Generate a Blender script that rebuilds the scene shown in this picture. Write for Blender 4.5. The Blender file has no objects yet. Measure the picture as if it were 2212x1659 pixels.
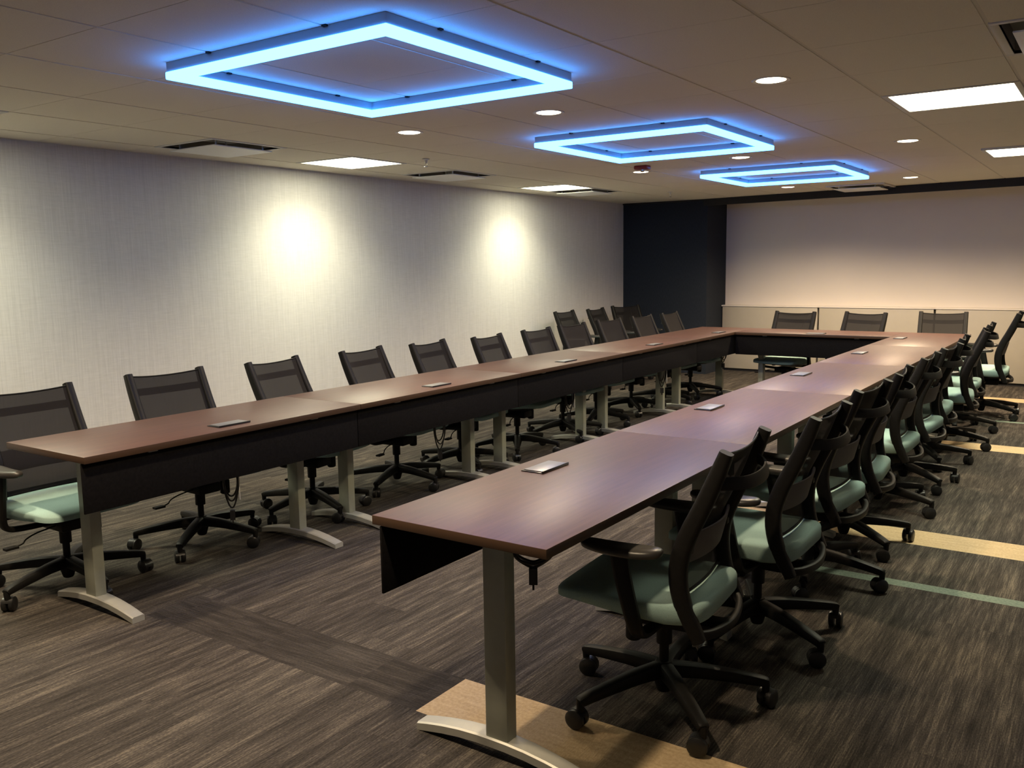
import bpy, bmesh, math, random
from mathutils import Vector, Matrix
R = math.radians
sc = bpy.context.scene
C = sc.collection
random.seed(7)

# ------------------------------------------------------------------ camera
CAMH = 1.4525
YAW, PITCH, ROLL, FPX = .6033, -.133, -.0149, 1907.46
def cam_axes():
    cy, sy = math.cos(YAW), math.sin(YAW)
    f = Vector((-sy, cy, 0)); r = Vector((cy, sy, 0)); u = Vector((0, 0, 1))
    cp, sp = math.cos(PITCH), math.sin(PITCH)
    f2 = f * cp + u * sp; u2 = u * cp - f * sp
    cr, sr = math.cos(ROLL), math.sin(ROLL)
    return r * cr + u2 * sr, u2 * cr - r * sr, f2
ar, au, af = cam_axes()
cd = bpy.data.cameras.new('camera'); cam = bpy.data.objects.new('camera', cd); C.objects.link(cam)
m3 = Matrix((ar, au, -af)).transposed()
cam.matrix_world = Matrix.Translation((0, 0, CAMH)) @ m3.to_4x4()
cd.sensor_fit = 'HORIZONTAL'; cd.sensor_width = 36; cd.lens = 36 * FPX / 2212
cd.clip_start = .05
sc.camera = cam

# ------------------------------------------------------------------ world, exposure
w = bpy.data.worlds.new('world'); sc.world = w; w.use_nodes = True
w.node_tree.nodes['Background'].inputs[0].default_value = (.9, .85, .8, 1)
w.node_tree.nodes['Background'].inputs[1].default_value = 0.0
sc.view_settings.view_transform = 'Standard'; sc.view_settings.look = 'None'
sc.view_settings.gamma = 1; sc.view_settings.exposure = 0.0
sc.view_settings.use_curve_mapping = False
# lamp levels (the lights themselves are made by the lamp builders below)
TROF_E, TROF_AREA = 18.5, 20.0
DOWN_SPOT, DOWN_E = 160.0, 14.0
LED_E = 16.0
WARM = (1.0, .77, .50); NEUT = (1.0, .975, .71)

# ------------------------------------------------------------------ room numbers
T = .737; TH = .028
ZC = 2.266
XL = -5.66
A1, A2, B1, B2 = -3.892, -3.289, -1.765, -1.162
T1 = 1.828; TLEN = 1.5286; T3 = T1 + 5 * TLEN; T2 = T3 - .603
YB = -2.2; XR = 2.8; YW = 11.62

# ------------------------------------------------------------------ materials
def mat(name, col, rough=.5, metal=0, spec=.5, **k):
    m = bpy.data.materials.new(name); m.use_nodes = True
    b = m.node_tree.nodes['Principled BSDF']
    b.inputs['Base Color'].default_value = (*col, 1)
    b.inputs['Roughness'].default_value = rough
    b.inputs['Metallic'].default_value = metal
    b.inputs['Specular IOR Level'].default_value = spec
    for kk, v in k.items(): b.inputs[kk.replace('_', ' ')].default_value = v
    return m
def nodes(m):
    nt = m.node_tree
    def N(t, **kw):
        n = nt.nodes.new(t)
        for a, v in kw.items(): setattr(n, a, v)
        return n
    return nt, N, nt.links.new
def noise_tint(m, scale, amount, stretch=(1, 1, 1), bump=0, detail=4):
    """multiply base colour by a noise; optional bump"""
    nt, N, L = nodes(m); b = nt.nodes['Principled BSDF']
    tc = N('ShaderNodeTexCoord'); mp = N('ShaderNodeMapping'); mp.inputs['Scale'].default_value = stretch
    nz = N('ShaderNodeTexNoise'); nz.inputs['Scale'].default_value = scale; nz.inputs['Detail'].default_value = detail
    L(tc.outputs['Object'], mp.inputs[0]); L(mp.outputs[0], nz.inputs['Vector'])
    mr = N('ShaderNodeMapRange'); mr.inputs[1].default_value = .3; mr.inputs[2].default_value = .7
    mr.inputs[3].default_value = 1 - amount; mr.inputs[4].default_value = 1 + amount
    L(nz.outputs[0], mr.inputs[0])
    mx = N('ShaderNodeVectorMath', operation='SCALE'); mx.inputs[0].default_value = b.inputs['Base Color'].default_value[:3]
    L(mr.outputs[0], mx.inputs['Scale']); L(mx.outputs[0], b.inputs['Base Color'])
    if bump:
        bp = N('ShaderNodeBump'); bp.inputs['Strength'].default_value = bump; bp.inputs['Distance'].default_value = .002
        L(nz.outputs[0], bp.inputs['Height']); L(bp.outputs[0], b.inputs['Normal'])
    return m
def emis(name, col, e):
    m = bpy.data.materials.new(name); m.use_nodes = True
    nt = m.node_tree; nt.nodes.remove(nt.nodes['Principled BSDF'])
    n = nt.nodes.new('ShaderNodeEmission'); n.inputs[0].default_value = (*col, 1); n.inputs[1].default_value = e
    nt.links.new(n.outputs[0], nt.nodes['Material Output'].inputs[0])
    return m

M = {}
M['black'] = noise_tint(mat('black_plastic', (.0085, .008, .0075), .5, spec=.18), 60, .12)
M['blackg'] = mat('black_caster_plastic', (.012, .012, .012), .35)
M['pad'] = noise_tint(mat('armpad_urethane', (.035, .032, .030), .38), 80, .1)
M['seat'] = noise_tint(mat('teal_seat_fabric', (.275, .405, .385), .85, spec=.25), 420, .10, bump=.25, detail=2)
M['column'] = noise_tint(mat('grey_painted_steel', (.33, .345, .285), .42, .15), 30, .04)
M['foot'] = noise_tint(mat('silver_foot', (.37, .37, .34), .42, .3), 30, .04)
M['chrome'] = mat('polished_metal', (.6, .6, .6), .2, 1)
M['panel'] = noise_tint(mat('black_modesty_fabric', (.007, .0065, .007), .9, spec=.08), 90, .25, (1, 1, 1), .15)
M['power'] = mat('power_unit_silver', (.22, .225, .235), .42, .55)
M['powerb'] = mat('power_unit_black', (.012, .012, .014), .3)
M['label'] = mat('white_label', (.8, .8, .78), .5)
M['cord'] = mat('black_cord', (.01, .01, .01), .4)
M['ceil'] = noise_tint(mat('ceiling_tile', (.79, .735, .635), .95, spec=.1), 260, .06, bump=.12)
M['tee'] = mat('ceiling_grid_paint', (.68, .635, .56), .6, spec=.3)
M['whitep'] = mat('white_painted_metal', (.62, .60, .56), .5)
M['plate'] = mat('white_vent_plate', (.92, .92, .90), .5)
M['recess'] = mat('grey_vent_recess', (.33, .31, .28), .7)
M['darkgap'] = mat('dark_void', (.02, .018, .016), .9)
M['housing'] = mat('led_housing_metal', (.38, .39, .42), .45)
M['dwall'] = noise_tint(mat('charcoal_wall_fabric', (.022, .027, .037), .85, spec=.15), 40, .25, (6, 6, .6), .1)
M['black_trim'] = mat('black_fascia', (.008, .007, .008), .7)
M['rear'] = noise_tint(mat('cream_wall_paint', (.72, .66, .60), .7, spec=.3), 2, .02)
M['cab'] = noise_tint(mat('cream_cabinet_laminate', (.42, .38, .31), .45), 12, .02)
M['room'] = mat('plain_room_paint', (.78, .74, .68), .8)
M['red'] = mat('red_plastic', (.25, .02, .02), .4)
M['trof'] = emis('troffer_lens', NEUT, TROF_E)
M['down'] = emis('downlight_lens', (1, .80, .55), DOWN_E)
M['led'] = emis('blue_led_lens', (.042, .27, 1.0), LED_E)

# translucent dark chair mesh
def mesh_mat(name, col, tr):
    m = mat(name, col, .8, spec=.2); nt, N, L = nodes(m)
    b = nt.nodes['Principled BSDF']; tp = N('ShaderNodeBsdfTransparent'); mx = N('ShaderNodeMixShader')
    mx.inputs[0].default_value = tr
    L(b.outputs[0], mx.inputs[1]); L(tp.outputs[0], mx.inputs[2]); L(mx.outputs[0], nt.nodes['Material Output'].inputs[0])
    return m
M['mesh'] = mesh_mat('black_back_mesh', (.011, .0095, .0095), .06)
M['lumbar'] = mat('grey_lumbar_foam', (.095, .09, .09), .75)

# table laminate: dark reddish walnut with a soft sheen
def laminate():
    m = mat('walnut_laminate', (.07, .036, .028), .46, spec=.45, Coat_Weight=.20, Coat_Roughness=.36); nt, N, L = nodes(m)
    b = nt.nodes['Principled BSDF']; tc = N('ShaderNodeTexCoord'); mp = N('ShaderNodeMapping')
    mp.inputs['Scale'].default_value = (22, 1.6, 22); nz = N('ShaderNodeTexNoise'); nz.inputs['Scale'].default_value = 3
    nz.inputs['Detail'].default_value = 6; cr = N('ShaderNodeValToRGB')
    cr.color_ramp.elements[0].position = .3; cr.color_ramp.elements[0].color = (.058, .026, .020, 1)
    cr.color_ramp.elements[1].position = .72; cr.color_ramp.elements[1].color = (.090, .042, .031, 1)
    L(tc.outputs['Object'], mp.inputs[0]); L(mp.outputs[0], nz.inputs['Vector']); L(nz.outputs[0], cr.inputs[0]); L(cr.outputs[0], b.inputs['Base Color'])
    n2 = N('ShaderNodeTexNoise'); n2.inputs['Scale'].default_value = 500; bp = N('ShaderNodeBump'); bp.inputs['Strength'].default_value = .12
    bp.inputs['Distance'].default_value = .001
    L(tc.outputs['Object'], n2.inputs['Vector']); L(n2.outputs[0], bp.inputs['Height']); L(bp.outputs[0], b.inputs['Normal'])
    return m
M['top'] = laminate()
M['edge'] = mat('walnut_edge_band', (.052, .027, .014), .45)

# left wall: grey linen weave
def linen():
    m = mat('linen_wallcovering', (.5, .5, .5), .8, spec=.25); nt, N, L = nodes(m)
    b = nt.nodes['Principled BSDF']; g = N('ShaderNodeNewGeometry')
    outs = []
    for s in ((1, 330, 9), (1, 11, 260), (1, 120, 2.2)):
        mp = N('ShaderNodeMapping'); mp.inputs['Scale'].default_value = s
        nz = N('ShaderNodeTexNoise'); nz.inputs['Scale'].default_value = 1; nz.inputs['Detail'].default_value = 3
        L(g.outputs['Position'], mp.inputs[0]); L(mp.outputs[0], nz.inputs['Vector']); outs.append(nz.outputs[0])
    a = N('ShaderNodeMath', operation='ADD'); L(outs[0], a.inputs[0]); L(outs[1], a.inputs[1])
    a2 = N('ShaderNodeMath', operation='ADD'); L(a.outputs[0], a2.inputs[0]); L(outs[2], a2.inputs[1])
    cr = N('ShaderNodeMapRange'); cr.inputs[1].default_value = 1.1; cr.inputs[2].default_value = 1.9
    L(a2.outputs[0], cr.inputs[0])
    mx = N('ShaderNodeMix', data_type='RGBA'); mx.inputs[6].default_value = (.545, .52, .49, 1); mx.inputs[7].default_value = (.67, .64, .605, 1)
    L(cr.outputs[0], mx.inputs[0]); L(mx.outputs[2], b.inputs['Base Color'])
    return m
M['linen'] = linen()

# carpet planks
def carpet():
    m = mat('plank_carpet', (.05, .04, .03), .95, spec=.1); nt, N, L = nodes(m)
    b = nt.nodes['Principled BSDF']; g = N('ShaderNodeNewGeometry'); sp = N('ShaderNodeSeparateXYZ'); L(g.outputs['Position'], sp.inputs[0])
    X, Y = sp.outputs[0], sp.outputs[1]
    def MA(op, a, bb=None, c=None):
        n = N('ShaderNodeMath', operation=op)
        for i, v in enumerate((a, bb, c)):
            if v is None: continue
            if isinstance(v, (int, float)): n.inputs[i].default_value = v
            else: L(v, n.inputs[i])
        return n.outputs[0]
    def comb(x, y, z=0.):
        n = N('ShaderNodeCombineXYZ')
        for i, v in enumerate((x, y, z)):
            if isinstance(v, (int, float)): n.inputs[i].default_value = v
            else: L(v, n.inputs[i])
        return n.outputs[0]
    def noise(v, s=1., d=3., r=.55):
        n = N('ShaderNodeTexNoise'); n.inputs['Scale'].default_value = s; n.inputs['Detail'].default_value = d; n.inputs['Roughness'].default_value = r
        L(v, n.inputs['Vector']); return n.outputs[0]
    def ramp(v, stops):
        n = N('ShaderNodeValToRGB'); L(v, n.inputs[0]); e = n.color_ramp.elements
        e[0].position, e[0].color = stops[0][0], (*stops[0][1], 1); e[1].position, e[1].color = stops[-1][0], (*stops[-1][1], 1)
        for p, c in stops[1:-1]:
            k = e.new(p); k.color = (*c, 1)
        return n.outputs[0]
    def mixc(f, a, bb):
        n = N('ShaderNodeMix', data_type='RGBA')
        if isinstance(f, (int, float)): n.inputs[0].default_value = f
        else: L(f, n.inputs[0])
        for i, v in ((6, a), (7, bb)):
            if isinstance(v, tuple): n.inputs[i].default_value = (*v, 1)
            else: L(v, n.inputs[i])
        return n.outputs[2]
    # plank ids (25 cm x 1 m, quarter-turned staggering)
    col = MA('FLOOR', MA('DIVIDE', X, .27)); yo = MA('ADD', Y, MA('MULTIPLY', MA('MODULO', MA('ADD', col, 200), 4), .27))
    row = MA('FLOOR', MA('DIVIDE', yo, 1.08))
    wn = N('ShaderNodeTexWhiteNoise', noise_dimensions='3D'); L(comb(col, row, 3.), wn.inputs['Vector'])
    tone = wn.outputs['Value']
    def field(u, v):      # u across the pile lines, v along them
        base = noise(comb(MA('MULTIPLY', u, 26), MA('ADD', MA('MULTIPLY', v, 1.6), MA('MULTIPLY', tone, 40))), 1, 3, .6)
        fine = noise(comb(MA('MULTIPLY', u, 210), MA('MULTIPLY', v, 7)), 1, 2, .6)
        dots = noise(comb(MA('MULTIPLY', u, 330), MA('MULTIPLY', v, 90)), 1, 1, .5)
        s = MA('ADD', MA('MULTIPLY', base, .80), MA('MULTIPLY', fine, .72))
        s = MA('ADD', s, MA('MULTIPLY', dots, .45))
        s = MA('ADD', s, MA('MULTIPLY', MA('SUBTRACT', tone, .5), .08))
        return s
    st = [(.0, (.014, .0125, .011)), (.32, (.032, .028, .025)), (.55, (.056, .049, .043)), (.80, (.115, .100, .082)), (1., (.19, .16, .12))]
    def norm(s): return MA('MULTIPLY_ADD', s, 1.40, -.89)
    main = ramp(norm(field(X, Y)), st)
    cross = ramp(MA('MULTIPLY_ADD', field(Y, X), 1.0, -.62), st)
    # band rows every 2.71 m
    def inside(v, a, bb): return MA('MULTIPLY', MA('GREATER_THAN', v, a), MA('LESS_THAN', v, bb))
    ym = MA('MODULO', MA('ADD', Y, 2.71 * 2 - 2.075), 2.71)
    band = inside(ym, 0., .27)
    right = MA('GREATER_THAN', X, -1.835)
    left = inside(X, -3.34, -1.835)
    fl = noise(comb(MA('MULTIPLY', X, 90), MA('MULTIPLY', Y, 90)), 1, 2)
    fl2 = noise(comb(MA('MULTIPLY', X, 5), MA('MULTIPLY', Y, 60)), 1, 3)
    yel = ramp(MA('ADD', MA('MULTIPLY', fl, .6), MA('MULTIPLY', fl2, .5)), [(.3, (.36, .265, .15)), (.75, (.56, .43, .27))])
    teal = ramp(fl, [(.3, (.13, .17, .14)), (.75, (.22, .27, .22))])
    c = mixc(MA('MULTIPLY', band, left), main, cross)
    c = mixc(MA('MULTIPLY', band, right), c, yel)
    tl = MA('ADD', inside(Y, 4.12, 4.20), inside(Y, 8.90, 8.97))
    c = mixc(MA('MULTIPLY', tl, MA('GREATER_THAN', X, -1.3)), c, teal)
    L(c, b.inputs['Base Color'])
    bp = N('ShaderNodeBump'); bp.inputs['Strength'].default_value = .5; bp.inputs['Distance'].default_value = .004
    L(field(X, Y), bp.inputs['Height']); L(bp.outputs[0], b.inputs['Normal'])
    return m
M['carpet'] = carpet()

# ------------------------------------------------------------------ mesh helpers
class MB:
    def __init__(s): s.v = []; s.f = []; s.bevels = []
    def add(s, vs, fs):
        o = len(s.v); s.v += [tuple(q) for q in vs]; s.f += [tuple(i + o for i in f) for f in fs]; return s
    def box(s, x0, x1, y0, y1, z0, z1):
        return s.add([(x0, y0, z0), (x1, y0, z0), (x1, y1, z0), (x0, y1, z0), (x0, y0, z1), (x1, y0, z1), (x1, y1, z1), (x0, y1, z1)],
                     [(0, 3, 2, 1), (4, 5, 6, 7), (0, 1, 5, 4), (1, 2, 6, 5), (2, 3, 7, 6), (3, 0, 4, 7)])
    def loft(s, rings, closed=True, caps=True):
        n = len(rings[0]); vs = [p for r in rings for p in r]; fs = []
        for i in range(len(rings) - 1):
            for j in range(n if closed else n - 1):
                k = (j + 1) % n
                fs.append((i * n + j, i * n + k, (i + 1) * n + k, (i + 1) * n + j))
        if caps and closed:
            fs.append(tuple(reversed(range(n)))); fs.append(tuple(range((len(rings) - 1) * n, len(rings) * n)))
        return s.add(vs, fs)
    def lathe(s, prof, c=(0, 0, 0), n=24, axis='z'):
        rings = []
        for r, h in prof:
            ring = []
            for k in range(n):
                a = 2 * math.pi * k / n; x, y = r * math.cos(a), r * math.sin(a)
                p = {'z': (x, y, h), 'y': (x, h, y), 'x': (h, x, y)}[axis]
                ring.append((p[0] + c[0], p[1] + c[1], p[2] + c[2]))
            rings.append(ring)
        return s.loft(rings)
    def sweep(s, path, wid, thk, ref=(0, 1, 0), seg=10, power=.5):
        """superellipse section swept along path; wid along ref, thk across. wid/thk number or list"""
        P = [Vector(p) for p in path]; ref = Vector(ref); rings = []
        for i, p in enumerate(P):
            t = (P[min(i + 1, len(P) - 1)] - P[max(i - 1, 0)]).normalized()
            a = (ref - t * ref.dot(t))
            a = a.normalized() if a.length > 1e-4 else Vector((1, 0, 0))
            b = t.cross(a)
            w_ = wid[i] if isinstance(wid, (list, tuple)) else wid; h_ = thk[i] if isinstance(thk, (list, tuple)) else thk
            ring = []
            for k in range(seg):
                an = 2 * math.pi * (k + .5) / seg; ca, sa = math.cos(an), math.sin(an)
                ring.append(p + a * (math.copysign(abs(ca) ** power, ca) * w_ / 2) + b * (math.copysign(abs(sa) ** power, sa) * h_ / 2))
            rings.append(ring)
        return s.loft(rings)
    def tube(s, path, r, seg=8): return s.sweep(path, 2 * r, 2 * r, (.123, .31, .94), seg, 1.)
    def build(s, name, m, parent=None, bevel=0, loc=None, rotz=0, seg=2, angle=38):
        me = bpy.data.meshes.new(name); bm = bmesh.new()
        vs = [bm.verts.new(p) for p in s.v]
        for f in s.f:
            try: bm.faces.new([vs[i] for i in f])
            except ValueError: pass
        bmesh.ops.recalc_face_normals(bm, faces=bm.faces)
        if bevel:
            ed = [e for e in bm.edges if len(e.link_faces) == 2 and e.calc_face_angle(0) > R(50)]
            bmesh.ops.bevel(bm, geom=ed, offset=bevel, segments=seg, profile=.5, affect='EDGES', clamp_overlap=True)
        bm.to_mesh(me); bm.free()
        ms = m if isinstance(m, (list, tuple)) else [m]
        for q in ms: me.materials.append(M[q])
        me.shade_smooth(); me.set_sharp_from_angle(angle=R(angle))
        o = bpy.data.objects.new(name, me); C.objects.link(o)
        if parent: o.parent = parent
        if loc: o.location = loc
        o.rotation_euler.z = rotz
        return o
def crom(pts, n=6):
    P = [Vector(p) for p in pts]; out = []
    for i in range(len(P) - 1):
        p0 = P[max(i - 1, 0)]; p1 = P[i]; p2 = P[i + 1]; p3 = P[min(i + 2, len(P) - 1)]
        for k in range(n):
            t = k / n
            out.append(.5 * ((2 * p1) + (p2 - p0) * t + (2 * p0 - 5 * p1 + 4 * p2 - p3) * t * t + (3 * p1 - p0 - 3 * p2 + p3) * t ** 3))
    out.append(P[-1]); return out
def tag(o, label, cat, group=None, kind=None):
    if label: o['label'] = label
    if cat: o['category'] = cat
    if group: o['group'] = group
    if kind: o['kind'] = kind
    return o
def thing(name, label, cat, loc=(0, 0, 0), rotz=0, group=None):
    o = bpy.data.objects.new(name, None); C.objects.link(o); o.empty_display_size = .1
    o.location = loc; o.rotation_euler.z = rotz
    return tag(o, label, cat, group)
def struct(name, mb, m, **k):
    o = mb.build(name, m, **k); o['kind'] = 'structure'; return o
KIDS = {}
def kids(o): return [c for c in bpy.data.objects if c.parent == o]
def dup(o, parent=None):
    c = o.copy(); C.objects.link(c); c.parent = parent
    for ch in KIDS.setdefault(o.name, kids(o)): dup(ch, c)
    return c

# ------------------------------------------------------------------ room shell
struct('floor', MB().box(XL - .1, XR, YB, YW + .1, -.05, 0), 'carpet')
struct('wall_left', MB().box(XL - .1, XL, YB, 11.0, 0, ZC + .1), 'linen')
struct('baseboard_left', MB().box(XL, XL + .012, YB, 10.93, 0, .10), 'black_trim', bevel=.003)
# charcoal return wall in the far corner
struct('wall_corner', MB().box(XL - .1, -4.45, 10.95, YW + .1, 0, ZC + .1), 'dwall')
struct('wall_far', MB().box(-4.45, XR, YW, YW + .1, 0, ZC + .1), 'rear')
struct('wall_right', MB().box(XR, XR + .1, YB, YW + .1, 0, ZC + .1), 'room')
struct('wall_rear', MB().box(XL - .1, XR + .1, YB - .1, YB, 0, ZC + .1), 'room')
# black fascia that closes the ceiling in front of the far wall
fa, fb = (-5.66, 10.945), (2.8, 9.97)
fa2 = (-4.5, 10.93)
mb = MB()
d = Vector((fb[0] - fa2[0], fb[1] - fa2[1])).normalized(); nrm = Vector((-d.y, d.x)) * .035
mb.loft([[(q[0], q[1], ZC - .085), (q[0] + nrm.x, q[1] + nrm.y, ZC - .085), (q[0] + nrm.x, q[1] + nrm.y, ZC + .02), (q[0], q[1], ZC + .02)] for q in (fa2, fb)])
struct('trim_1', mb, 'black_trim')
struct('trim_2', MB().box(XL, -4.45, 10.93, 10.95, ZC - .02, ZC + .02), 'black_trim')

# ceiling: tiles hung in a grid; fixture cells stay open
G = .6096; GX, GY = -1.664, 2.988
def cell(i, j): return GX + i * G, GY + j * G
OPEN = set([(-6, 1), (-6, 5), (-6, 9), (-6, 3), (-6, 8), (1, 3), (-6, -2), (2, 1)])
tiles = MB()
imin, imax = int((XL - GX) / G) - 2, int((XR - GX) / G) + 1
jmin, jmax = int((YB - GY) / G) - 2, int((YW - GY) / G) + 1
gp = .0075
for i in range(imin, imax + 1):
    for j in range(jmin, jmax + 1):
        if (i, j) in OPEN: continue
        x, y = cell(i, j); x0, x1, y0, y1 = max(x + gp, XL), min(x + G - gp, XR), max(y + gp * .25, YB), min(y + G - gp * .25, YW)
        if x1 - x0 < .02 or y1 - y0 < .02: continue
        tiles.box(x0, x1, y0, y1, ZC, ZC + .02)
struct('ceiling', tiles, 'ceil')
grid = MB()
for i in range(imin, imax + 2):
    x = GX + i * G
    if XL < x < XR: grid.box(x - .0125, x + .0125, YB, YW, ZC + .0025, ZC + .03)
for j in range(jmin, jmax + 2):
    y = GY + j * G
    if YB < y < YW: grid.box(XL, XR, y - .012, y + .012, ZC + .0045, ZC + .028)
struct('trim_3', grid, 'tee')
struct('trim_4', MB().box(XL - .1, XR + .1, YB - .1, YW + .1, ZC + .16, ZC + .2), 'darkgap')
struct('trim_5', MB().box(XL, XL + .02, YB, 10.93, ZC - .002, ZC + .004), 'tee')

# ------------------------------------------------------------------ ceiling fixtures
def area(name, parent, loc, size, e, col, spread=R(120)):
    l = bpy.data.lights.new(name, 'AREA'); l.shape = 'SQUARE'; l.size = size; l.energy = e; l.color = col; l.spread = spread
    o = bpy.data.objects.new(name, l); C.objects.link(o); o.parent = parent; o.location = loc; return o
def spot(name, parent, loc, e, col, size=R(120), blend=.6, rad=.05):
    l = bpy.data.lights.new(name, 'SPOT'); l.energy = e; l.color = col; l.spot_size = size; l.spot_blend = blend; l.shadow_soft_size = rad
    o = bpy.data.objects.new(name, l); C.objects.link(o); o.parent = parent; o.location = loc; return o
def troffer(x, y, label, hole=True):
    z = ZC if hole else ZC - .012
    t = thing('troffer_light', label, 'ceiling light', (x, y, z), 0, 'square ceiling light panels')
    h = G / 2 - .002; k = h - .028
    f = MB()
    for a in ((-h, h, -h, -k), (-h, h, k, h), (-h, -k, -k, k), (k, h, -k, k)): f.box(*a, -.004, .012)
    f.build('frame', 'whitep', t, bevel=.002)
    MB().box(-k, k, -k, k, .002, .01).build('diffuser', 'trof', t)
    area('troffer_lamp', t, (0, 0, -.006), 2 * k, TROF_AREA, NEUT, R(TROF_SPREAD))
    return t
TROF_SPREAD = 125
cx = lambda i: GX + (i + .5) * G
cyy = lambda j: GY + (j + .5) * G
troffer(cx(-6), cyy(3), 'lit square ceiling panel between the two grey air vents, near the left wall')
troffer(cx(-6), cyy(8), 'lit square ceiling panel nearest the dark far corner, along the left wall')
troffer(cx(-6), cyy(-2), 'lit square ceiling panel cut off by the left edge of the picture')
troffer(cx(1), cyy(3), 'large lit square ceiling panel at the upper right, beside the round downlights')
troffer(-.625, 7.84, 'small lit ceiling panel at the right edge, farther of the two on that side', hole=False)

def vent(x, y, label, plate=.155, recess=True, z=None):
    t = thing('air_vent', label, 'air vent', (x, y, ZC if z is None else z), 0, 'square ceiling air vents')
    h = G / 2 - .002; k = h - .03; f = MB()
    for a in ((-h, h, -h, -k), (-h, h, k, h), (-h, -k, -k, k), (k, h, -k, k)): f.box(*a, -.004, .012)
    f.build('frame', 'whitep', t, bevel=.002)
    b = MB()
    for a in ((-k, k, -k - .004, -k), (-k, k, k, k + .004), (-k - .004, -k, -k, k), (k, k + .004, -k, k)): b.box(*a, -.002, .07)
    b.box(-k, k, -k, k, .07, .075); b.build('recess_box', 'recess', t)
    q = k - .040
    MB().box(-q, q, -q, q, -.030, -.022).build('centre_plate', 'plate', t, bevel=.003)
    hg = MB()
    for sx in (-1, 1):
        for sy in (-1, 1): hg.box(sx * q * .8 - .005, sx * q * .8 + .005, sy * q * .8 - .005, sy * q * .8 + .005, -.024, .07)
    hg.build('hanger', 'whitep', t)
    return t
vent(cx(-6), cyy(1), 'square air vent nearest the camera along the left wall')
vent(cx(-6), cyy(5), 'square air vent between the two lit panels along the left wall')
vent(cx(-6), cyy(9), 'thin seen square air vent just behind the farthest left ceiling panel')
vent(cx(2), cyy(1), 'partly visible square air vent in the top right corner')
vent(-2.43, 10.35, 'flat looking air vent right in front of the black far fascia', z=ZC - .012)

def downlight(x, y, label, k=1.0):
    t = thing('downlight', label, 'downlight', (x, y, ZC), 0, 'round recessed downlights')
    MB().lathe([(.064, -.001), (.082, -.004), (.086, -.001), (.086, .003), (.064, .003)], n=36).build('trim_ring', 'whitep', t)
    MB().lathe([(.0001, -.0045), (.03, -.0045), (.055, -.004), (.066, -.0015), (.066, .002), (.0001, .002)], n=36).build('lens', 'down', t)
    spot('downlight_lamp', t, (0, 0, -.012), DOWN_SPOT * k, WARM, R(DOWN_ANGLE), .75, .05)
DOWN_ANGLE = 150
downlight(-1.363, 4.075, 'round downlight right of the nearest blue square, closest to the big right panel')
downlight(-2.597, 4.154, 'middle round downlight just beyond the nearest blue square')
downlight(-3.631, 4.209, 'leftmost round downlight, beyond the near corner of the nearest blue square')
downlight(-1.278, 6.701, 'round downlight to the right of the middle blue square')
downlight(-2.518, 6.85, 'round downlight between the middle and the farthest blue square')
downlight(-3.60, 7.30, 'round downlight below the red strobe, left of the farthest blue square')
downlight(-1.798, 9.643, 'round downlight right of the farthest blue square, near the fascia', 2.1)
downlight(-3.092, 9.886, 'round downlight left of the far air vent, near the black fascia', 2.1)
downlight(-.50, 9.45, 'round downlight in the last row, over the right end of the far cabinets', 2.1)
for x in (-1.36, -2.60, -3.64): downlight(x, 1.36, 'round downlight in the nearest row, over the camera side of the tables')

def led_square(y, label, x=-2.575, s=1.17):
    t = thing('led_square_light', label, 'pendant light', (x, y, ZC), 0, 'glowing blue LED squares')
    h = s / 2; wd = .042; k = h - wd
    def ring(z0, z1, a, b):
        m_ = MB(); P = [[(sx * q, sy * q, z) for sx, sy in ((-1, -1), (1, -1), (1, 1), (-1, 1))] for q, z in ((a, z0), (a, z1), (b, z1), (b, z0))]
        vs = [p for r_ in P for p in r_]; fs = []
        for i in range(4):
            for j in range(4):
                fs.append((i * 4 + j, i * 4 + (j + 1) % 4, ((i + 1) % 4) * 4 + (j + 1) % 4, ((i + 1) % 4) * 4 + j))
        return m_.add(vs, fs)
    ring(-.037, -.001, h - .004, k + .004).build('housing', 'housing', t, bevel=.0015)
    ring(-.066, -.0372, h, k).build('led_lens', 'led', t, bevel=.004)
    for q in (-.31, .31):
        for s_ in (-1, 1):
            MB().box(q - .010, q + .010, s_ * (h - wd / 2) - .028, s_ * (h - wd / 2) + .028, -.0055, 0).build('mounting_clip', 'black', t)
            MB().box(s_ * (h - wd / 2) - .028, s_ * (h - wd / 2) + .028, q - .010, q + .010, -.0055, 0).build('mounting_clip', 'black', t)
    return t
led_square(2.795, 'large glowing blue square light nearest the camera')
led_square(5.46, 'middle glowing blue square light on the ceiling')
led_square(8.17, 'smallest looking glowing blue square light, nearest the far wall')

def sprinkler(x, y, label):
    t = thing('sprinkler_head', label, 'sprinkler', (x, y, ZC))
    MB().lathe([(.028, -.001), (.03, -.004), (.012, -.012), (.008, -.03), (.005, -.034)], n=16).build('escutcheon', 'whitep', t)
    m_ = MB().tube([(-.008, 0, -.03), (-.012, 0, -.045), (0, 0, -.058)], .002).tube([(.008, 0, -.03), (.012, 0, -.045), (0, 0, -.058)], .002)
    m_.lathe([(.004, -.056), (.016, -.058), (.016, -.060), (.004, -.062)], n=12); m_.build('deflector', 'chrome', t)
sprinkler(-4.406, 5.291, 'small fire sprinkler head beside the lit panel between the left vents')
sprinkler(-4.32, 9.515, 'tiny fire sprinkler head on the far ceiling left of the last downlight')
t = thing('fire_strobe', 'dark red ceiling strobe with clear lens behind the middle blue square', 'fire alarm', (-3.37, 6.86, ZC))
MB().box(-.06, .06, -.045, .045, -.032, 0).build('body', 'red', t, bevel=.01)
MB().lathe([(.020, -.031), (.020, -.044), (.013, -.052), (.001, -.054)], n=16).build('lens', 'chrome', t)

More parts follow.
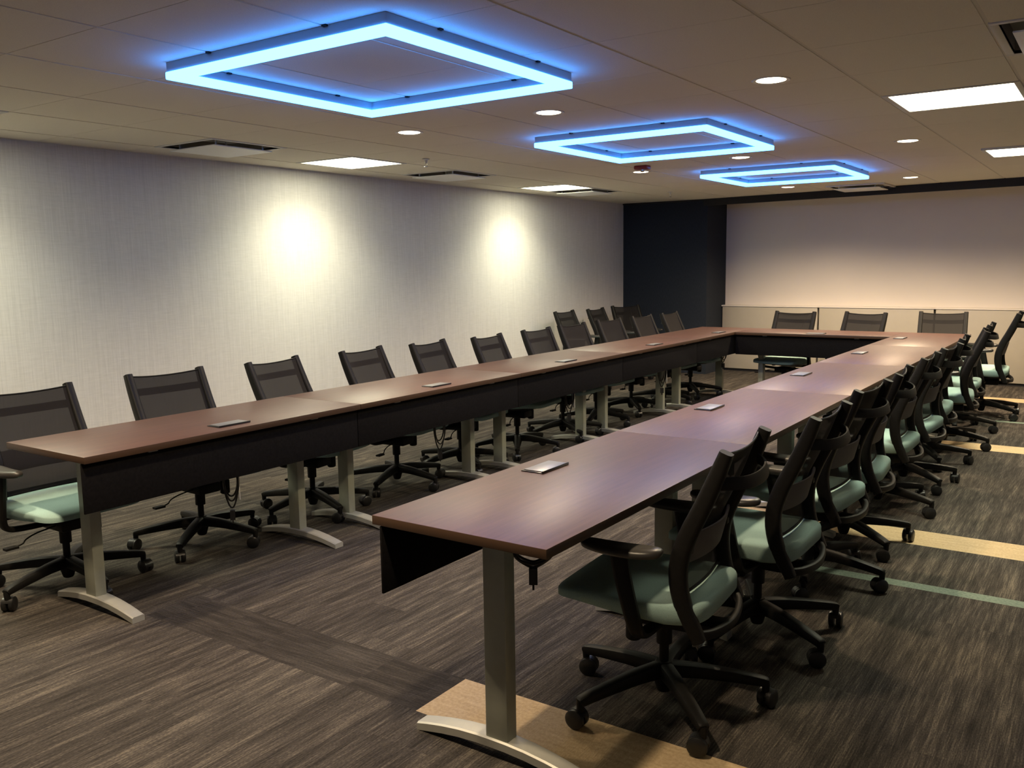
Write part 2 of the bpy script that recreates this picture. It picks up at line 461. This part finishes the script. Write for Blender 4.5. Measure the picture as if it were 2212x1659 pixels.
# ------------------------------------------------------------------ far cabinets
def cabinet(x0, x1, label):
    t = thing('low_cabinet', label, 'cabinet', ((x0 + x1) / 2, 11.55, 0), 0, 'cream low cabinets along the far wall')
    h = (x1 - x0) / 2
    MB().box(-h + .012, h - .012, -.065, .068, .035, .868).build('body', 'cab', t, bevel=.003)
    MB().box(-h, h, -.075, .069, .868, .886).build('countertop', 'rear', t, bevel=.003)
    MB().box(-h + .02, h - .02, -.045, .06, 0, .035).build('toe_kick', 'black_trim', t)
cabinet(-4.448, -3.165, 'cream low cabinet at the left end of the far wall, beside the dark corner')
cabinet(-3.165, -1.81, 'cream low cabinet behind the first two far chairs')
cabinet(-1.81, -.46, 'cream low cabinet behind the rightmost far table chair')
cabinet(-.46, .89, 'cream low cabinet at the far right edge of the picture')

# ------------------------------------------------------------------ tables (long side along y, seat side +x local, panel side -x local)
def make_table(L_, label, loc, rotz, ends=(True, True)):
    t = thing('training_table', label, 'table', loc, rotz, 'walnut topped training tables in a U')
    hw, hl = .3015, L_ / 2 - .0012
    tp = MB().box(-hw, hw, -hl, hl, T - TH, T).build('tabletop', ['top', 'edge'], t, bevel=.0018)
    for p in tp.data.polygons:
        if abs(p.normal.z) < .5: p.material_index = 1
    pn = MB().box(-.274, -.266, -hl + .001, hl - .001, .503, T - TH - .002)
    pn.build('modesty_panel', 'panel', t, bevel=.002)
    for s in (-1, 1):
        MB().box(-.286, -.262, s * (hl - .31) - .022, s * (hl - .31) + .022, T - TH - .007, T - TH).build('panel_bracket', 'foot', t, bevel=.002)
    for s in (-1, 1):
        y = s * (hl - .185)
        g = MB(); cx_, a, b, ch = .018, .040, .026, .004
        g.box(cx_ - a, cx_ + a, y - b, y + b, .03, T - TH - .004)
        lg = g.build('leg', 'column', t, bevel=.006)
        # arched foot
        pts = [(x, .012 + .036 * (1 - (abs(x) / .29) ** 2)) for x in [-.29, -.25, -.19, -.12, -.05, 0, .05, .12, .19, .25, .29]]
        rings = []
        for x, z in pts:
            u = abs(x) / .29; hwid = .034 - .006 * u; zt = z + .014; zb = max(.0, z - .014 - .0 * u)
            rings.append([(x, y - hwid, zb), (x, y + hwid, zb), (x, y + hwid, zt - .004), (x, y + hwid - .006, zt), (x, y - hwid + .006, zt), (x, y - hwid, zt - .004)])
        ft = MB().loft(rings).build('foot', 'foot', lg, angle=30)
        ft['label'] = 'silver arched foot'
        MB().box(-.25, .25, y - .02, y + .02, T - TH - .022, T - TH - .001).build('support_arm', 'foot', lg, bevel=.003)
    MB().box(-.02, .05, -hl + .2, hl - .2, T - TH - .035, T - TH - .004).build('crossbeam', 'black', t, bevel=.003)
    return t
# power boxes set into the tops and the cords that hang from them (both are parts of the table)
def power_unit(t, x, y, rot):
    f = MB().box(-.045, .045, -.088, .088, 0, .004).build('power_outlet_box', 'powerb', t, bevel=.0015, loc=(x, y, T), rotz=rot)
    f['label'] = 'flush power outlet box with silver lid'
    MB().box(-.036, .040, -.080, .082, .0045, .0075).build('lid', 'power', f, bevel=.0012)
    MB().box(.041, .046, -.088, .088, .001, .009).build('hinge_rail', 'powerb', f, bevel=.001)
def cord(t, x, y, z0, drop, rot, white=False):
    m_ = MB()
    for q, ww in ((-.018, .9), (0, 1.0), (.016, .86)):
        lw = 1.5 if drop < .15 else 1.0
        pts = [(q, -.012, 0), (q - .006, -.028 * ww * lw, -drop * .35), (q, -.034 * ww * lw, -drop * .65), (q + .004, -.012, -drop * ww * .93), (q + .004, .012, -drop * ww * .93), (q, .034 * ww * lw, -drop * .65), (q + .006, .028 * ww * lw, -drop * .35), (q, .012, 0)]
        m_.tube(crom(pts, 5), .0042, 7)
    c = m_.build('power_cord', 'cord', t, loc=(x, y, z0), rotz=rot)
    c['label'] = 'black coiled power cord hanging below the top'
    p = MB().box(-.013, .013, -.012, .012, -drop - .045, -drop + .002)
    p.box(-.007, -.005, -.003, .003, -drop - .062, -drop - .040).box(.005, .007, -.003, .003, -drop - .062, -drop - .040)
    p.build('plug', 'cord', c)
    if white: MB().box(-.022, .022, -.040, -.036, -drop * .85, -drop * .55).build('paper_tag', 'label', c)
ords = ['nearest', 'second', 'third', 'fourth', 'farthest']
LEFTX, RIGHTX = (A1 + A2) / 2, (B1 + B2) / 2
cy = (2.62, 4.19, 5.76, 7.43, 8.95)
for k in range(5):
    yc = T1 + (k + .5) * TLEN
    t = make_table(TLEN, '%s walnut table of the left-hand row, counted from the camera' % ords[k], (LEFTX, yc, 0), math.pi)
    power_unit(t, -(-3.405 - LEFTX), -.01, math.pi)
    cord(t, -(-3.44 - LEFTX), -(cy[k] - yc), T - TH - .036, .36 if k < 4 else .28, -.65, k in (0, 2, 3))
for k in range(5):
    yc = T1 + (k + .5) * TLEN
    t = make_table(TLEN, '%s walnut table of the right-hand row, counted from the camera' % ords[k], (RIGHTX, yc, 0), 0)
    power_unit(t, -1.655 - RIGHTX, .01, 0)
    if k < 3: cord(t, -1.315 - RIGHTX, 2.0 + k * TLEN - yc, T - TH, .10, -1.0)
t = make_table(B1 - A2, 'walnut cross table joining the two rows at the far end', ((A2 + B1) / 2, (T2 + T3) / 2, 0), math.pi / 2)
power_unit(t, -.225, -.047, 0)
cord(t, -.16, -.177, T - TH - .036, .26, math.pi / 2, True)

# ------------------------------------------------------------------ office chair, facing +x, origin on floor under the column
POST = [(-.262, .915), (-.247, .875), (-.225, .82), (-.190, .74), (-.152, .66), (-.126, .58), (-.122, .51), (-.135, .44), (-.156, .39), (-.176, .35), (-.186, .328)]
def post_x(z):
    for (x0, z0), (x1, z1) in zip(POST, POST[1:]):
        if z1 <= z <= z0: return x0 + (x1 - x0) * (z0 - z) / (z0 - z1)
    return POST[-1][0]
def make_chair():
    t = thing('office_chair', 'chair', 'chair')
    # seat cushion
    def outline(ins, n=44):
        out = []
        xc, hx, hy = .052, .250 - ins, .240 - ins
        for k in range(n):
            a = 2 * math.pi * k / n; ca, sa = math.cos(a), math.sin(a); e = .30
            x = math.copysign(abs(ca) ** e, ca) * hx; y = math.copysign(abs(sa) ** e, sa) * hy
            if x < 0: y *= 1 - .10 * (-x / hx) ** 2
            out.append((xc + x, y))
        return out
    def zc(x, y, z):
        f = max(0, (x - .19) / .12); g_ = max(0, min(1, (.437 - z) / .08)) * max(0, (x + .06) / .36); return z - .016 * f * f + .006 * max(0, -(x + .03) / .15) + .042 * g_
    rings = []
    for ins, z in ((.026, .3675), (.010, .369), (.0, .377), (.0, .416), (.0025, .424), (.009, .4305), (.022, .4345), (.06, .437), (.14, .438), (.2, .437)):
        rings.append([(x, y, zc(x, y, z)) for x, y in outline(ins)])
    MB().loft(rings).build('seat', 'seat', t, angle=60)
    MB().loft([[(x, y, zc(x, y, z)) for x, y in outline(i_)] for i_, z in ((.085, .345), (.06, .350), (.035, .3685))]).build('seat_pan', 'black', t)
    m_ = MB().box(-.13, .10, -.065, .065, .285, .338).box(-.20, -.10, -.05, .05, .290, .318)
    m_.build('mechanism', 'black', t, bevel=.01)
    MB().lathe([(.016, .10), (.016, .21), (.026, .212), (.026, .29)], n=18).build('gas_lift', 'black', t)
    # base
    hub = MB().lathe([(.020, .045), (.024, .05), (.034, .085), (.040, .10), (.038, .135), (.026, .15)], n=20).build('base_hub', 'black', t)
    legs = []
    for k in range(5):
        a = R(-13 + 72 * k)
        if k == 0:
            path = crom([(.02, 0, .120), (.11, 0, .118), (.22, 0, .106), (.315, 0, .092), (.335, 0, .086)], 4)
            n = len(path)
            lg = MB().sweep(path, [.054 - .020 * i / (n - 1) for i in range(n)], [.056 - .030 * i / (n - 1) for i in range(n)], (0, 1, 0), 12, .6)
            lg.lathe([(.012, .056), (.014, .084), (.012, .094)], (.330, 0, 0), 12)
            o = lg.build('base_leg', 'black', t, rotz=a); LM = o.data
            cs = MB()
            for s in (-1, 1):
                cs.lathe([(.007, s * .004), (.027, s * .004), (.0315, s * .009), (.0315, s * .022), (.026, s * .026), (.007, s * .027)], (.0, 0, .0315), 20, 'y')
            hood = [(.0325 * math.cos(R(q)), .0325 * math.sin(R(q))) for q in range(20, 200, 18)]
            cs.loft([[(x, y, z + .0315) for x, z in hood + [(x * .86, z * .86) for x, z in reversed(hood)]] for y in (-.010, .010)])
            c = cs.build('caster', 'blackg', o, loc=(.330 - .013, 0, 0), rotz=.4); CM = c.data
        else:
            o = bpy.data.objects.new('base_leg', LM); C.objects.link(o); o.parent = t; o.rotation_euler.z = a
            c = bpy.data.objects.new('caster', CM); C.objects.link(c); c.parent = o; ca = random.uniform(0, 6.28)
            c.location = (.330 - .013 * math.cos(ca), -.013 * math.sin(ca), 0); c.rotation_euler.z = ca
    # back posts
    HY = .206
    for s in (-1, 1):
        path = crom([(x, s * (HY + .004 - .012 * max(0, (.5 - z) / .2)), z) for x, z in POST], 3)
        n = len(path)
        wd = [.040 + .004 * math.sin(math.pi * i / n) for i in range(n)]
        th = [.040 + .016 * math.sin(math.pi * min(1, i / n * 1.1)) for i in range(n)]
        MB().sweep(path, wd, th, (0, 1, 0), 14, .55).build('back_post', 'black', t)
    # lower yoke that bows rearward between the posts, and arm to the mechanism
    yk = [(-.178, -HY + .012, .345), (-.204, -.15, .338), (-.222, -.07, .332), (-.227, 0, .330), (-.222, .07, .332), (-.204, .15, .338), (-.178, HY - .012, .345)]
    m_ = MB().sweep(crom(yk, 4), .030, .022, (0, 0, 1), 12, .6)
    m_.sweep(crom([(-.222, 0, .326), (-.17, 0, .308), (-.10, 0, .305)], 4), .07, .026, (0, 1, 0), 12, .6)
    m_.build('lower_yoke', 'black', t)
    # upper curved band
    zb = .820; xb = post_x(zb)
    bd = [(xb - .005, -HY, zb), (xb - .040, -.170, zb - .004), (xb - .072, -.10, zb - .010), (xb - .083, 0, zb - .012), (xb - .072, .10, zb - .010), (xb - .040, .170, zb - .004), (xb - .005, HY, zb)]
    MB().sweep(crom(bd, 4), .040, .010, (.25, 0, 1), 10, .45).build('back_band', 'black', t)
    # mesh
    nu, nv = 16, 26
    rows = []
    for j in range(nv + 1):
        z = .905 - (.905 - .455) * j / nv; x = post_x(z)
        row = []
        for i in range(nu + 1):
            u = -1 + 2 * i / nu; bow = .030 * (1 - u * u) * (.6 + .4 * math.sin(math.pi * j / nv))
            row.append((x + .016 - bow, u * (HY - .006), z - .012 * (1 - u * u) * (1 - j / nv)))
        rows.append(row)
    m_ = MB(); vs = [p for r_ in rows for p in r_]
    fs = [(j * (nu + 1) + i, j * (nu + 1) + i + 1, (j + 1) * (nu + 1) + i + 1, (j + 1) * (nu + 1) + i) for j in range(nv) for i in range(nu)]
    m_.add(vs, fs).build('mesh_panel', 'mesh', t, angle=80)
    MB().sweep([(p[0], p[1], p[2]) for p in rows[0]], .008, .007, (0, 0, 1), 8, 1).build('top_hem', 'black', t)
    MB().sweep([(p[0], p[1], p[2]) for p in rows[-1]], .012, .007, (0, 0, 1), 8, 1).build('bottom_hem', 'black', t)
    # lumbar
    rings = []
    for i in range(13):
        u = -1 + 2 * i / 12; y = u * .185; ring = []
        for (dx, z) in ((0, .555), (0, .655), (-.008, .655), (-.008, .555)):
            ring.append((post_x(z) + .004 - .032 * (1 - u * u) + dx - .002, y, z))
        rings.append(ring)
    lm = MB().loft(rings).build('lumbar_pad', 'lumbar', t, bevel=.002); lm['label'] = 'dark grey lumbar pad'
    for s in (-1, 1):
        MB().box(post_x(.6) - .022, post_x(.6) + .002, min(s * .165, s * .19), max(s * .165, s * .19), .590, .612).build('lumbar_hook', 'black', lm, bevel=.003)
    # arms
    for s in (-1, 1):
        path = crom([(-.015, s * .06, .318), (-.015, s * .17, .322), (-.012, s * .245, .335), (-.004, s * .268, .375), (.014, s * .274, .45), (.032, s * .276, .53), (.042, s * .277, .592)], 4)
        n = len(path)
        ap = MB().sweep(path, [.040 + .018 * i / n for i in range(n)], [.024 + .004 * i / n for i in range(n)], (1, 0, 0), 12, .6).build('arm_support', 'black', t)
        rings = []
        for ins, z in ((.012, .588), (.002, .592), (0, .600), (.001, .607), (.006, .6125), (.016, .616), (.026, .617)):
            ring = []
            for k in range(32):
                a = 2 * math.pi * k / 32; ca, sa = math.cos(a), math.sin(a)
                x = math.copysign(abs(ca) ** .75, ca) * (.132 - ins); y = math.copysign(abs(sa) ** .75, sa) * (.044 - ins)
                y *= 1 - .18 * (x / .128)
                ring.append((.042 + x, s * .272 + y - s * .010 * (x / .128) ** 2, z + .004 * (x / .128) ** 2))
            rings.append(ring)
        MB().loft(rings).build('arm_pad', 'pad', ap, angle=60)
    # controls
    MB().tube(crom([(.04, -.06, .312), (.04, -.15, .300), (.045, -.20, .285), (.05, -.215, .272), (.06, -.25, .268)], 3), .0035).box(.045, .075, -.30, -.245, .262, .272).build('height_lever', 'black', t)
    MB().lathe([(.022, .335), (.026, .325), (.026, .262), (.020, .256)], (.06, .115, 0), 16).build('tension_knob', 'black', t)
    return t
CH0 = make_chair()
used = False
def chair(bx, by, deg, label, group, base=None, s=1.0):
    """bx, by: centre of the top of the back; deg: facing"""
    global used
    o = CH0 if not used else dup(CH0); used = True
    a = R(deg); o.location = (bx + .262 * s * math.cos(a), by + .262 * s * math.sin(a), 0); o.rotation_euler.z = a; o.scale = (s, s, s)
    o['label'] = label; o['category'] = 'chair'; o['group'] = group
    if base is not None and base:
        for c in KIDS.get('x', kids(o)):
            if c.name.startswith('base_leg'): c.rotation_euler.z += R(base)
    return o
gR = 'chairs along the outer side of the right-hand table row'
gL = 'chairs between the left-hand table row and the wall'
rows_r = [(-.913, 2.588, 184, 'teal seated office chair nearest the camera on the right side', 0),
          (-.840, 3.276, 180, 'second office chair from the camera in the right-hand row', 20),
          (-.858, 4.02, 176, 'third office chair from the camera in the right-hand row', 47),
          (-.855, 4.665, 184, 'fourth office chair from the camera in the right-hand row', 5),
          (-.861, 5.445, 180, 'fifth office chair from the camera in the right-hand row', 31),
          (-.846, 6.10, 176, 'sixth office chair from the camera in the right-hand row', 12),
          (-.878, 6.87, 183, 'seventh office chair from the camera in the right-hand row', 60),
          (-.826, 7.60, 188, 'eighth office chair in the right-hand row, pulled slightly out', 26),
          (-.870, 8.34, 182, 'ninth office chair in the right-hand row, arm sticking out', 40)]
for x, y, dg, lb, b in rows_r: chair(x, y, dg, lb, gR, b)
chair(-.737, 9.20, 182, 'office chair pushed back by the far cabinets, seen side-on at the right edge', gR, 15, 1.055)
rows_l = [(-4.232, 2.09, 0, 'office chair cut by the left edge, teal seat showing under the table', 10),
          (-4.257, 2.855, -3, 'second black mesh chair from the camera along the left wall', 33),
          (-4.20, 3.547, 9, 'third black mesh chair from the camera along the left wall', 60),
          (-4.195, 4.30, 8, 'fourth black mesh chair from the camera along the left wall', 5),
          (-4.15, 4.94, 8, 'fifth black mesh chair from the camera along the left wall', 47),
          (-4.09, 5.59, 7, 'sixth black mesh chair from the camera along the left wall', 22),
          (-4.129, 6.362, 2, 'seventh black mesh chair from the camera along the left wall', 51),
          (-4.163, 7.02, -1, 'eighth black mesh chair, in front of the first wall-side spare chair', 14),
          (-4.19, 7.78, -2, 'ninth chair of the left row, overlapping the dark far corner', 38),
          (-4.155, 8.436, 0, 'tenth chair of the left row, in front of the dark corner wall', 3),
          (-4.125, 9.064, 3, 'last chair of the left row, by the far corner of the tables', 29)]
for x, y, dg, lb, b in rows_l: chair(x, y, dg, lb, gL, b)
gW = 'spare chairs standing against the left wall'
chair(-5.43, 8.98, 2, 'first spare black chair against the left wall, nearest the camera', gW, 20)
chair(-5.37, 9.63, 4, 'middle spare black chair against the left wall', gW, 50)
chair(-5.36, 10.42, -24, 'last spare black chair in the corner, turned toward the camera', gW, 5)
gF = 'chairs behind the far cross table'
chair(-2.90, 9.66, -97, 'left chair of the three behind the far cross table', gF, 18)
chair(-2.19, 9.74, -104, 'middle chair of the three behind the far cross table', gF, 44)
chair(-1.50, 10.05, -85, 'right chair of the three behind the far table, set back a little', gF, 8)
